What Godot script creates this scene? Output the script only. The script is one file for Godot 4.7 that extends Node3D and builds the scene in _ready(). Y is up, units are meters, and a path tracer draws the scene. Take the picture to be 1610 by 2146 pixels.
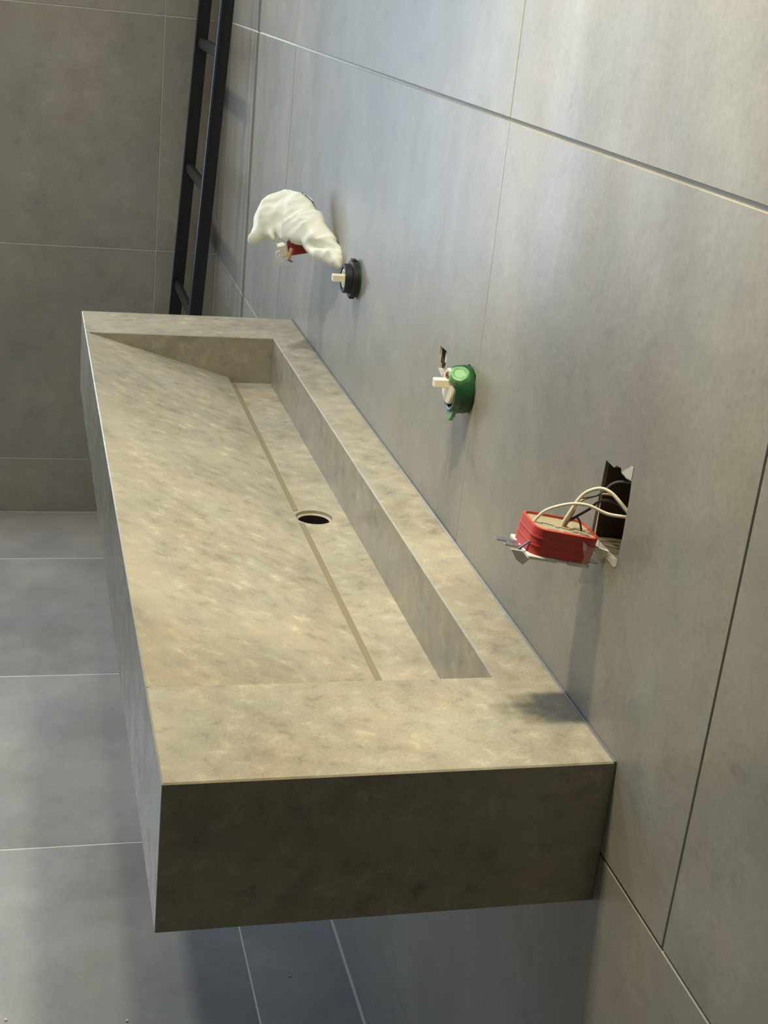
extends Node3D
# Bathroom under construction: floating concrete-look washbasin on a tiled wall, unfinished fittings above it.
# Axes: right-hand wall is x = 0 (room towards -x), far wall is z = -2.75, floor is y = 0.

const TOP := 0.8597      # top of the washbasin
const FAR := -2.75
const LEFT := -2.3
const NEAR := 1.6
const CEIL := 2.62

var taken := {}
var M := {}

# ------------------------------------------------------------------ lights (name, kind, place, colour, energy)
# spots: place, linear colour, energy, half angle of the cone; windows: middle, along, into the room, size, linear colour, energy
var SPOTS := [
	[Vector3(-0.22, CEIL, -0.25), Color(1.0, 0.96, 0.82), 1.3, 44.0],
	[Vector3(-0.55, CEIL, -0.20), Color(1.0, 0.93, 0.66), 1.65, 48.0],
	[Vector3(-0.80, CEIL, -1.50), Color(0.87, 0.95, 0.93), 1.5, 72.0],
	[Vector3(-0.80, CEIL, -2.20), Color(1.0, 0.75, 0.40), 1.15, 55.0]]
var ADDED_LAMP := [Vector3(-0.30, 1.95, -0.20), Color(1.0, 0.84, 0.50), 0.64]  # added unseen lamp that lifts the warm light high on the right wall
var WINDOWS := [
	[Vector3(-0.99, 1.45, FAR), Vector3(1, 0, 0), Vector3(0, 0, 1), Vector2(0.40, 1.6), Color(0.68, 0.82, 1.0), 2.25],
	[Vector3(LEFT, 1.7, -1.1), Vector3(0, 0, -1), Vector3(1, 0, 0), Vector2(0.9, 1.0), Color(0.30, 0.58, 1.0), 0.6]]  # second one is added, unseen, to give blue fill from the left
var EXPOSURE := 1.02

func _ready() -> void:
	var cam := Camera3D.new()
	cam.name = "camera"
	add_child(cam)
	cam.position = Vector3(-0.5194, 1.4831, 0.9603)
	cam.rotation_order = EULER_ORDER_YXZ
	cam.rotation = Vector3(-0.3658, -0.2818, 0.1071)
	cam.keep_aspect = Camera3D.KEEP_HEIGHT
	cam.fov = rad_to_deg(2.0 * atan(1073.0 / 2851.3))
	cam.near = 0.05
	cam.current = true
	var we := WorldEnvironment.new()
	we.name = "world_environment"
	var env := Environment.new()
	env.background_mode = Environment.BG_COLOR
	env.background_color = Color(0.75, 0.87, 1.0)
	env.background_energy_multiplier = 1.0
	env.tonemap_mode = Environment.TONE_MAPPER_LINEAR
	env.tonemap_exposure = EXPOSURE
	env.sdfgi_enabled = true
	env.ssao_enabled = true
	env.ssil_enabled = true
	we.environment = env
	add_child(we)
	make_materials()
	build_windows()
	for s in SPOTS:
		downlight(s[0], s[1], s[2], s[3])
	added_lamp(ADDED_LAMP[0], ADDED_LAMP[1], ADDED_LAMP[2])
	build_room()
	build_basin()
	build_ladder()
	build_cloth()
	build_far_outlet()
	build_black_valve()
	build_green_valve()
	build_red_outlet()
	build_crumbs()

# ------------------------------------------------------------------ helpers
func numbered(n: String) -> String:
	if not taken.has(n):
		taken[n] = 0
		return n
	taken[n] += 1
	return "%s_%03d" % [n, taken[n]]

func thing(called: String, label: String, category: String, at := Vector3.ZERO, group := "") -> Node3D:
	var o := Node3D.new()
	o.name = numbered(called)
	add_child(o, true)
	o.position = at
	o.set_meta("label", label)
	o.set_meta("category", category)
	if group != "":
		o.set_meta("group", group)
	return o

func structure(called: String, label: String, category: String) -> Node3D:
	var o := thing(called, label, category)
	o.set_meta("kind", "structure")
	return o

func new_st() -> SurfaceTool:
	var st := SurfaceTool.new()
	st.begin(Mesh.PRIMITIVE_TRIANGLES)
	return st

func part(called: String, st: SurfaceTool, mat: Material, parent: Node3D, label := "") -> MeshInstance3D:
	var mi := MeshInstance3D.new()
	mi.name = called
	mi.mesh = st.commit()
	mi.material_override = mat
	mi.cast_shadow = GeometryInstance3D.SHADOW_CASTING_SETTING_ON
	parent.add_child(mi, true)
	if label != "":
		mi.set_meta("label", label)
	return mi

func tri(st: SurfaceTool, a: Vector3, b: Vector3, c: Vector3, n: Vector3) -> void:
	if (b - a).cross(c - a).dot(n) > 0.0:
		var t := b
		b = c
		c = t
	for p in [a, b, c]:
		st.set_normal(n)
		st.add_vertex(p)

func quad(st: SurfaceTool, a: Vector3, b: Vector3, c: Vector3, d: Vector3, outward: Vector3) -> void:
	var n := (c - a).cross(d - b).normalized()
	if n.dot(outward) < 0.0:
		n = -n
	tri(st, a, b, c, n)
	tri(st, a, c, d, n)

# a box with chamfered edges
func cbox(st: SurfaceTool, lo: Vector3, hi: Vector3, ch: float, xf := Transform3D()) -> void:
	var c := (lo + hi) * 0.5
	var h := (hi - lo) * 0.5
	var k := minf(ch, minf(h.x, minf(h.y, h.z)) * 0.98)
	var P := func(v: Vector3) -> Vector3: return xf * (c + v)
	for ax in 3:
		var u := (ax + 1) % 3
		var w := (ax + 2) % 3
		for s in [-1.0, 1.0]:
			var q := []
			for e in [[-1, -1], [1, -1], [1, 1], [-1, 1]]:
				var v := Vector3.ZERO
				v[ax] = s * h[ax]
				v[u] = e[0] * (h[u] - k)
				v[w] = e[1] * (h[w] - k)
				q.append(P.call(v))
			var o := Vector3.ZERO
			o[ax] = s
			quad(st, q[0], q[1], q[2], q[3], xf.basis * o)
		for s in [-1.0, 1.0]:      # edges along ax
			for t in [-1.0, 1.0]:
				var q := []
				for e in [[-1, 0], [1, 0], [1, 1], [-1, 1]]:
					var v := Vector3.ZERO
					v[ax] = e[0] * (h[ax] - k)
					v[u] = s * (h[u] - (k if e[1] == 0 else 0.0))
					v[w] = t * (h[w] - (0.0 if e[1] == 0 else k))
					q.append(P.call(v))
				var o := Vector3.ZERO
				o[u] = s
				o[w] = t
				quad(st, q[0], q[1], q[2], q[3], xf.basis * o)
	for sx in [-1.0, 1.0]:
		for sy in [-1.0, 1.0]:
			for sz in [-1.0, 1.0]:
				var o := Vector3(sx, sy, sz)
				tri(st, P.call(Vector3(sx * h.x, sy * (h.y - k), sz * (h.z - k))), P.call(Vector3(sx * (h.x - k), sy * h.y, sz * (h.z - k))), P.call(Vector3(sx * (h.x - k), sy * (h.y - k), sz * h.z)), (xf.basis * o).normalized())

# revolve a profile of (distance along axis, radius) points about an axis
func lathe(st: SurfaceTool, profile: Array, at: Vector3, axis: Vector3, seg := 40, wobble := 0.0, from := 0.0, to := TAU) -> void:
	axis = axis.normalized()
	var u := axis.cross(Vector3.UP if absf(axis.y) < 0.9 else Vector3.RIGHT).normalized()
	var w := axis.cross(u)
	var pt := func(p: Vector2, t: float) -> Vector3:
		var r := p.y * (1.0 + wobble * (sin(t * 3.0 + p.x * 90.0) * 0.6 + sin(t * 7.0 + 1.3) * 0.4))
		return at + axis * p.x + (u * cos(t) + w * sin(t)) * r
	for i in profile.size() - 1:
		var a: Vector2 = profile[i]
		var b: Vector2 = profile[i + 1]
		var d := b - a
		var nn := Vector2(-d.y, d.x)    # outward for a profile that runs along +axis
		for k in seg:
			var t0 := from + (to - from) * k / seg
			var t1 := from + (to - from) * (k + 1) / seg
			var q := [pt.call(a, t0), pt.call(b, t0), pt.call(b, t1), pt.call(a, t1)]
			var ns := []
			for t in [t0, t1]:
				ns.append((axis * nn.x + (u * cos(t) + w * sin(t)) * nn.y).normalized())
			smooth_tri(st, [q[0], q[1], q[2]], [ns[0], ns[0], ns[1]])
			smooth_tri(st, [q[0], q[2], q[3]], [ns[0], ns[1], ns[1]])

func smooth_tri(st: SurfaceTool, p: Array, n: Array) -> void:
	var f: Vector3 = (p[1] - p[0]).cross(p[2] - p[0])
	if f.length_squared() < 1e-18:
		return
	var order := [0, 1, 2] if f.dot(n[0] + n[1] + n[2]) < 0.0 else [0, 2, 1]
	for i in order:
		st.set_normal(n[i])
		st.add_vertex(p[i])

func curve_points(pts: Array, n := 40) -> Array:
	var out := []
	var m := pts.size()
	for i in n + 1:
		var s := float(i) / n * (m - 1)
		var k := mini(int(s), m - 2)
		var t := s - k
		var a: Vector3 = pts[maxi(k - 1, 0)]
		var b: Vector3 = pts[k]
		var c: Vector3 = pts[k + 1]
		var d: Vector3 = pts[mini(k + 2, m - 1)]
		out.append(b.cubic_interpolate(c, a, d, t))
	return out

func tube(st: SurfaceTool, pts: Array, r: float, n := 48, seg := 12) -> void:
	var c := curve_points(pts, n)
	var rings := []
	var up := Vector3(0.31, 0.87, 0.2).normalized()
	for i in c.size():
		var d: Vector3 = (c[mini(i + 1, c.size() - 1)] - c[maxi(i - 1, 0)]).normalized()
		var u := (up - d * up.dot(d)).normalized()
		up = u
		var w := d.cross(u)
		var ring := []
		for k in seg:
			var t := TAU * k / seg
			ring.append(u * cos(t) + w * sin(t))
		rings.append(ring)
	for i in c.size() - 1:
		for k in seg:
			var k2 := (k + 1) % seg
			var na: Vector3 = rings[i][k]
			var nb: Vector3 = rings[i + 1][k]
			var nc: Vector3 = rings[i + 1][k2]
			var nd: Vector3 = rings[i][k2]
			smooth_tri(st, [c[i] + na * r, c[i + 1] + nb * r, c[i + 1] + nc * r], [na, nb, nc])
			smooth_tri(st, [c[i] + na * r, c[i + 1] + nc * r, c[i] + nd * r], [na, nc, nd])
	for e in [0, c.size() - 1]:
		var d2: Vector3 = (c[0] - c[1]).normalized() if e == 0 else (c[e] - c[e - 1]).normalized()
		for k in seg:
			tri(st, c[e], c[e] + rings[e][k] * r, c[e] + rings[e][(k + 1) % seg] * r, d2)

# a flat polygon given in (u, v), pushed back by depth; front at origin + u*U + v*V, N points outwards
func prism(st: SurfaceTool, poly: PackedVector2Array, at: Vector3, U: Vector3, V: Vector3, N: Vector3, depth: float, back := true) -> void:
	var idx := Geometry2D.triangulate_polygon(poly)
	for i in range(0, idx.size(), 3):
		var p := []
		for j in 3:
			var q := poly[idx[i + j]]
			p.append(at + U * q.x + V * q.y)
		tri(st, p[0], p[1], p[2], N)
		if back:
			tri(st, p[0] - N * depth, p[1] - N * depth, p[2] - N * depth, -N)
	var turn := -1.0 if Geometry2D.is_polygon_clockwise(poly) else 1.0
	for i in poly.size():
		var a := poly[i]
		var b := poly[(i + 1) % poly.size()]
		var o2 := Vector2(b.y - a.y, a.x - b.x) * turn
		var A := at + U * a.x + V * a.y
		var B := at + U * b.x + V * b.y
		quad(st, A, B, B - N * depth, A - N * depth, U * o2.x + V * o2.y)

func rough_outline(poly: Array, amount: float, rng: RandomNumberGenerator) -> PackedVector2Array:
	var out := PackedVector2Array()
	for i in poly.size():
		var a: Vector2 = poly[i]
		var b: Vector2 = poly[(i + 1) % poly.size()]
		out.append(a)
		var n := int(a.distance_to(b) / 0.006)
		for k in range(1, n + 1):
			out.append(a.lerp(b, float(k) / (n + 1)) + Vector2(rng.randf_range(-1, 1), rng.randf_range(-1, 1)) * amount)
	return out

# one tile: chamfered edges, and any holes cut through it; u, v run over the wall, N points into the room
func tile(st: SurfaceTool, lo: Vector2, hi: Vector2, U: Vector3, V: Vector3, N: Vector3, at: Vector3, ch: float, depth: float, holes := []) -> void:
	var P := func(u: float, v: float, d: float) -> Vector3: return at + U * u + V * v - N * d
	var c := ch
	var corners := [Vector2(lo.x, lo.y), Vector2(hi.x, lo.y), Vector2(hi.x, hi.y), Vector2(lo.x, hi.y)]
	var ins := [Vector2(lo.x + c, lo.y + c), Vector2(hi.x - c, lo.y + c), Vector2(hi.x - c, hi.y - c), Vector2(lo.x + c, hi.y - c)]
	for i in 4:
		var j := (i + 1) % 4
		var o: Vector2 = ((corners[i] + corners[j]) * 0.5 - (lo + hi) * 0.5)
		var out3 := U * o.x + V * o.y
		quad(st, P.call(ins[i].x, ins[i].y, 0.0), P.call(ins[j].x, ins[j].y, 0.0), P.call(corners[j].x, corners[j].y, c), P.call(corners[i].x, corners[i].y, c), N + out3.normalized())
		quad(st, P.call(corners[i].x, corners[i].y, c), P.call(corners[j].x, corners[j].y, c), P.call(corners[j].x, corners[j].y, depth), P.call(corners[i].x, corners[i].y, depth), out3)
	if holes.is_empty():
		quad(st, P.call(ins[0].x, ins[0].y, 0.0), P.call(ins[1].x, ins[1].y, 0.0), P.call(ins[2].x, ins[2].y, 0.0), P.call(ins[3].x, ins[3].y, 0.0), N)
		return
	var cuts := [lo.x + c]
	for h in holes:
		var m := 0.0
		for p in h:
			m += p.x / h.size()
		cuts.append(m)
	cuts.append(hi.x - c)
	cuts.sort()
	for i in cuts.size() - 1:
		var strips := [PackedVector2Array([Vector2(cuts[i], lo.y + c), Vector2(cuts[i + 1], lo.y + c), Vector2(cuts[i + 1], hi.y - c), Vector2(cuts[i], hi.y - c)])]
		for h in holes:
			var next := []
			for s in strips:
				for r in Geometry2D.clip_polygons(s, h):
					if not Geometry2D.is_polygon_clockwise(r):
						next.append(r)
			strips = next
		for s in strips:
			var idx := Geometry2D.triangulate_polygon(s)
			for k in range(0, idx.size(), 3):
				tri(st, P.call(s[idx[k]].x, s[idx[k]].y, 0.0), P.call(s[idx[k + 1]].x, s[idx[k + 1]].y, 0.0), P.call(s[idx[k + 2]].x, s[idx[k + 2]].y, 0.0), N)
	for h in holes:
		var mid := Vector2.ZERO
		for p in h:
			mid += p / h.size()
		for i in h.size():
			var a: Vector2 = h[i]
			var b: Vector2 = h[(i + 1) % h.size()]
			var inw := mid - (a + b) * 0.5
			quad(st, P.call(a.x, a.y, 0.0), P.call(b.x, b.y, 0.0), P.call(b.x, b.y, depth), P.call(a.x, a.y, depth), U * inw.x + V * inw.y)

# ------------------------------------------------------------------ materials
func noise_bytes(size: int, seed_: int, freq: float, octaves: int, stretch := 1, warp := 0.0) -> PackedByteArray:
	var n := FastNoiseLite.new()
	n.seed = seed_
	n.noise_type = FastNoiseLite.TYPE_SIMPLEX_SMOOTH
	n.frequency = freq
	n.fractal_type = FastNoiseLite.FRACTAL_FBM
	n.fractal_octaves = octaves
	n.fractal_gain = 0.55
	if warp > 0.0:
		n.domain_warp_enabled = true
		n.domain_warp_amplitude = warp
		n.domain_warp_frequency = freq * 1.5
	var im := n.get_seamless_image(size, size / stretch)
	if stretch > 1:
		im.resize(size, size, Image.INTERPOLATE_CUBIC)
	im.convert(Image.FORMAT_L8)
	return im.get_data()

# cement-look stoneware: cloudy blotches, veins, grain and small dark pits around one base colour
func cement(size: int, seed_: int, base: Color, cloud: float, vein: float, grain: float, tint: float) -> ImageTexture:
	var a := noise_bytes(size, seed_, 3.2 / size, 4, 1, 60.0)
	var b := noise_bytes(size, seed_ + 11, 18.0 / size, 6, 1, 40.0)
	var g := noise_bytes(size, seed_ + 23, 150.0 / size, 2)
	var t := noise_bytes(size, seed_ + 37, 5.0 / size, 3)
	var out := PackedByteArray()
	out.resize(size * size * 3)
	var br := base.r * 255.0
	var bg := base.g * 255.0
	var bb := base.b * 255.0
	for i in size * size:
		var v := (b[i] - 128) / 128.0
		var gv := (g[i] - 128) / 128.0
		var k := 1.0 + cloud * (a[i] - 128) / 128.0 + vein * v * absf(v) * 1.6 + grain * gv
		if gv < -0.72:
			k -= grain * 1.6
		var w := tint * (t[i] - 128) / 128.0
		out[i * 3] = clampi(int(br * (k + w)), 0, 255)
		out[i * 3 + 1] = clampi(int(bg * k), 0, 255)
		out[i * 3 + 2] = clampi(int(bb * (k - w)), 0, 255)
	var im := Image.create_from_data(size, size, false, Image.FORMAT_RGB8, out)
	im.generate_mipmaps()
	return ImageTexture.create_from_image(im)

func rough_map(size: int, seed_: int, low: float, high: float, stretch: int) -> ImageTexture:
	var a := noise_bytes(size, seed_, 9.0 / size, 4, stretch)
	var out := PackedByteArray()
	out.resize(size * size)
	for i in size * size:
		out[i] = int(255.0 * lerpf(low, high, a[i] / 255.0))
	return ImageTexture.create_from_image(Image.create_from_data(size, size, false, Image.FORMAT_L8, out))

func relief_map(size: int, seed_: int, freq: float, amount: float) -> ImageTexture:
	var im := Image.create_from_data(size, size, false, Image.FORMAT_L8, noise_bytes(size, seed_, freq / size, 4))
	im.convert(Image.FORMAT_RGBA8)
	im.bump_map_to_normal_map(amount)
	return ImageTexture.create_from_image(im)

func stone(tex: Texture2D, rough: Texture2D, relief: Texture2D, scale: float, offset: Vector3, spec := 0.5, tint := Color.WHITE) -> StandardMaterial3D:
	var m := StandardMaterial3D.new()
	m.albedo_color = tint
	m.albedo_texture = tex
	m.roughness = 1.0
	m.roughness_texture = rough
	m.metallic_specular = spec
	m.normal_enabled = true
	m.normal_texture = relief
	m.normal_scale = 0.03
	m.uv1_triplanar = true
	m.uv1_world_triplanar = true
	m.uv1_scale = Vector3.ONE * scale
	m.uv1_offset = offset
	m.uv1_triplanar_sharpness = 8.0
	return m

func plain(c: Color, rough: float, metal := 0.0) -> StandardMaterial3D:
	var m := StandardMaterial3D.new()
	m.albedo_color = c
	m.roughness = rough
	m.metallic = metal
	return m

func make_materials() -> void:
	var wall_tex := cement(1024, 5, Color8(155, 150, 139), 0.06, 0.06, 0.035, 0.02)
	var sink_tex := cement(1024, 71, Color8(160, 153, 136), 0.075, 0.15, 0.05, 0.02)
	var floor_tex := cement(1024, 133, Color8(150, 149, 146), 0.10, 0.05, 0.02, 0.015)
	var streaks := rough_map(512, 9, 0.37, 0.46, 6)
	var even := rough_map(512, 17, 0.26, 0.38, 1)
	var gloss := rough_map(512, 41, 0.20, 0.32, 1)
	var matt := rough_map(512, 29, 0.42, 0.58, 1)
	var relief := relief_map(512, 3, 60.0, 2.0)
	M.wall = []
	M.floor = []
	for i in 4:
		M.wall.append(stone(wall_tex, streaks, relief, 0.8, Vector3(0.37 * i, 0.61 * i, 0.23 * i)))
		M.floor.append(stone(floor_tex, even, relief, 0.7, Vector3(0.31 * i + 0.1, 0.2, 0.53 * i)))
	M.sink = stone(sink_tex, matt, relief, 1.7, Vector3(0.2, 0.4, 0.15))
	M.sink_side = stone(sink_tex, even, relief, 1.7, Vector3(0.7, 0.1, 0.45))
	M.sink_front = stone(sink_tex, gloss, relief, 1.7, Vector3(0.35, 0.55, 0.05))
	M.grout = plain(Color8(232, 229, 218), 0.9)
	M.hall = plain(Color8(70, 66, 60), 0.8)
	M.plaster = plain(Color8(214, 211, 203), 0.9)
	M.mortar = plain(Color8(96, 86, 72), 0.95)
	M.sealant = plain(Color8(112, 113, 112), 0.3)
	M.strip_brown = plain(Color8(132, 124, 102), 0.7)
	M.ceiling = plain(Color8(158, 157, 153), 0.9)
	M.black = plain(Color8(21, 23, 24), 0.42)
	M.rubber = plain(Color8(24, 25, 24), 0.55)
	M.cream = plain(Color8(236, 229, 206), 0.45)
	M.ivory = plain(Color8(236, 230, 208), 0.5)
	M.white = plain(Color8(232, 231, 226), 0.45)
	M.red = plain(Color8(214, 80, 70), 0.42)
	M.dark_red = plain(Color8(150, 40, 38), 0.42)
	M.green = plain(Color8(24, 66, 38), 0.35)
	M.light_green = plain(Color8(100, 152, 100), 0.4)
	M.steel = plain(Color8(176, 180, 184), 0.3, 0.9)
	M.copper = plain(Color8(206, 160, 120), 0.4)
	M.brown = plain(Color8(120, 66, 30), 0.5)
	M.grey_wire = plain(Color8(96, 100, 102), 0.45)
	M.black_wire = plain(Color8(58, 54, 46), 0.5)
	M.device = plain(Color8(176, 166, 138), 0.6)
	M.foam = plain(Color8(206, 214, 206), 0.7)
	var cl := plain(Color8(250, 246, 228), 0.8)
	cl.backlight_enabled = true
	cl.backlight = Color(0.12, 0.11, 0.09)
	M.cloth = cl
	var film := plain(Color(0.86, 0.9, 0.92, 0.28), 0.12)
	film.transparency = BaseMaterial3D.TRANSPARENCY_ALPHA
	film.cull_mode = BaseMaterial3D.CULL_DISABLED
	M.film = film

func glow(c: Color, e: float) -> StandardMaterial3D:
	var m := plain(Color(0.9, 0.9, 0.9), 0.5)
	m.emission_enabled = true
	m.emission = c
	m.emission_energy_multiplier = e
	return m

# ------------------------------------------------------------------ lamps and windows
func downlight(at: Vector3, tone: Color, energy: float, cone: float) -> void:
	var which := "ceiling spot above the near end of the washbasin, close to the wall"
	if at.z < -2.0:
		which = "ceiling spot over the floor near the far wall"
	elif at.z < -1.0:
		which = "ceiling spot over the open floor beside the basin's far half"
	elif at.x < -0.4:
		which = "ceiling spot above the front edge of the washbasin's near end"
	var t := thing("ceiling_light", "round white recessed " + which, "ceiling light", at - Vector3(0, 0.012, 0), "ceiling spots")
	var st := new_st()
	lathe(st, [Vector2(0.0, 0.034), Vector2(0.004, 0.036), Vector2(0.004, 0.046), Vector2(-0.012, 0.048)], Vector3.ZERO, Vector3.DOWN, 32)
	part("trim_ring", st, M.white, t)
	st = new_st()
	lathe(st, [Vector2(-0.006, 0.036), Vector2(-0.002, 0.03), Vector2(0.0, 0.0)], Vector3.ZERO, Vector3.DOWN, 32)
	part("lens", st, glow(tone.linear_to_srgb(), 3.0), t)
	var l := SpotLight3D.new()
	l.name = "ceiling_light_beam"
	l.light_color = tone.linear_to_srgb()
	l.light_energy = energy
	l.light_size = 0.045
	l.spot_range = 12.0
	l.spot_attenuation = 2.0
	l.spot_angle = cone
	l.spot_angle_attenuation = 1.0
	l.shadow_enabled = true
	l.rotation = Vector3(-PI / 2, 0, 0)
	l.position = Vector3(0, -0.02, 0)
	t.add_child(l)

# added lamp, out of view, brightens the upper wall: cord, shade, bulb, beam
func added_lamp(at: Vector3, tone: Color, energy: float) -> void:
	var t := thing("added_lamp", "added unseen fill lamp with a tin shade above the near end of the washbasin", "lamp", at)
	var st := new_st()
	tube(st, [Vector3(0, 0.12, 0), Vector3(0.004, 0.35, 0.002), Vector3(0, CEIL - at.y, 0)], 0.003, 16, 8)
	part("cord", st, M.black_wire, t)
	st = new_st()
	lathe(st, [Vector2(0.0, 0.012), Vector2(0.0, 0.02), Vector2(-0.05, 0.022)], Vector3(0, 0.13, 0), Vector3.UP, 24)
	part("socket", st, M.black, t)
	st = new_st()
	lathe(st, [Vector2(0.08, 0.022), Vector2(0.078, 0.03), Vector2(0.02, 0.09), Vector2(0.018, 0.09), Vector2(0.076, 0.026)], Vector3.ZERO, Vector3.UP, 40)
	part("shade", st, M.steel, t)
	st = new_st()
	lathe(st, [Vector2(0.08, 0.014), Vector2(0.06, 0.02), Vector2(0.04, 0.028), Vector2(0.024, 0.024), Vector2(0.014, 0.012), Vector2(0.012, 0.0)], Vector3.ZERO, Vector3.UP, 24)
	part("bulb", st, glow(tone.linear_to_srgb(), 4.0), t)
	var l := SpotLight3D.new()
	l.name = "added_lamp_beam"
	l.light_color = tone.linear_to_srgb()
	l.light_energy = energy
	l.light_size = 0.03
	l.spot_range = 12.0
	l.spot_attenuation = 2.0
	l.spot_angle = 70.0
	l.spot_angle_attenuation = 1.0
	l.shadow_enabled = true
	l.rotation = Vector3(-PI / 2, 0, 0)
	t.add_child(l)

# frosted window: frame, mullion, glowing panes; U runs along the wall, N into the room
func window(called: String, label: String, at: Vector3, U: Vector3, N: Vector3, size: Vector2, tone: Color, energy: float) -> void:
	var t := structure(called, label, "window")
	t.position = at
	t.basis = Basis(U, Vector3.UP, N)
	var w := size.x * 0.5
	var h := size.y * 0.5
	var st := new_st()
	for s in [-1.0, 1.0]:
		cbox(st, Vector3(s * (w - 0.025) - 0.025, -h, -0.06), Vector3(s * (w - 0.025) + 0.025, h, -0.01), 0.003)
		cbox(st, Vector3(-w + 0.05, s * (h - 0.025) - 0.025, -0.06), Vector3(w - 0.05, s * (h - 0.025) + 0.025, -0.01), 0.003)
	cbox(st, Vector3(-0.02, -h + 0.05, -0.055), Vector3(0.02, h - 0.05, -0.015), 0.003)
	part("window_frame", st, M.white, t)
	for s in [-1.0, 1.0]:
		st = new_st()
		cbox(st, Vector3(0.02 if s > 0 else -w + 0.05, -h + 0.05, -0.045), Vector3(w - 0.05 if s > 0 else -0.02, h - 0.05, -0.035), 0.001)
		part("pane", st, glow(tone.linear_to_srgb(), 0.1), t)
	var l := AreaLight3D.new()
	l.name = called + "_daylight"
	l.area_size = Vector2(size.x - 0.1, size.y - 0.1)
	l.light_color = tone.linear_to_srgb()
	l.light_energy = energy
	l.set("area_range", 12.0)
	l.set("area_attenuation", 2.0)
	l.shadow_enabled = true
	t.add_child(l)
	l.position = Vector3(0, 0, -0.005)
	l.rotation = Vector3(0, PI, 0)

func build_windows() -> void:
	var labels := ["tall narrow frosted window in the far wall, left of the ladder", "added unseen square window in the left wall, for blue fill light"]
	for i in WINDOWS.size():
		var w = WINDOWS[i]
		window("window_%d" % (i + 1), labels[mini(i, labels.size() - 1)], w[0], w[1], w[2], w[3], w[4], w[5])

# ------------------------------------------------------------------ the room
const BOX_HOLE := [Vector2(-0.1244, 1.1026), Vector2(-0.1062, 1.1018), Vector2(-0.1015, 1.1054), Vector2(-0.0914, 1.1065), Vector2(-0.0898, 1.1026), Vector2(-0.0775, 1.1015), Vector2(-0.0671, 1.1029), Vector2(-0.0657, 1.0871), Vector2(-0.0662, 1.0705), Vector2(-0.0661, 1.052), Vector2(-0.0684, 1.0283), Vector2(-0.0804, 1.0237), Vector2(-0.0925, 1.019), Vector2(-0.1229, 1.018), Vector2(-0.1309, 1.0214), Vector2(-0.1291, 1.0491), Vector2(-0.1261, 1.0755)]
const SLOT := [Vector2(-0.6577, 1.0664), Vector2(-0.6336, 1.0667), Vector2(-0.6277, 1.0653), Vector2(-0.6267, 1.0563), Vector2(-0.631, 1.0443), Vector2(-0.6541, 1.0377), Vector2(-0.6586, 1.0552)]
const VALVE_HOLE := [Vector2(-0.5492, 1.0714), Vector2(-0.5368, 1.0764), Vector2(-0.5232, 1.0752), Vector2(-0.5085, 1.0701), Vector2(-0.5075, 1.032), Vector2(-0.5167, 1.0221), Vector2(-0.5255, 1.02), Vector2(-0.548, 1.021), Vector2(-0.562, 1.045)]
const FAR_HOLE := [Vector2(-1.6261, 1.1064), Vector2(-1.5341, 1.1115), Vector2(-1.5131, 1.1046), Vector2(-1.4747, 1.0974), Vector2(-1.45, 1.05), Vector2(-1.55, 1.03), Vector2(-1.62, 1.05)]

func ccw(a: Array) -> PackedVector2Array:
	var p := PackedVector2Array(a)
	if Geometry2D.is_polygon_clockwise(p):
		p.reverse()
	return p

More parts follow.
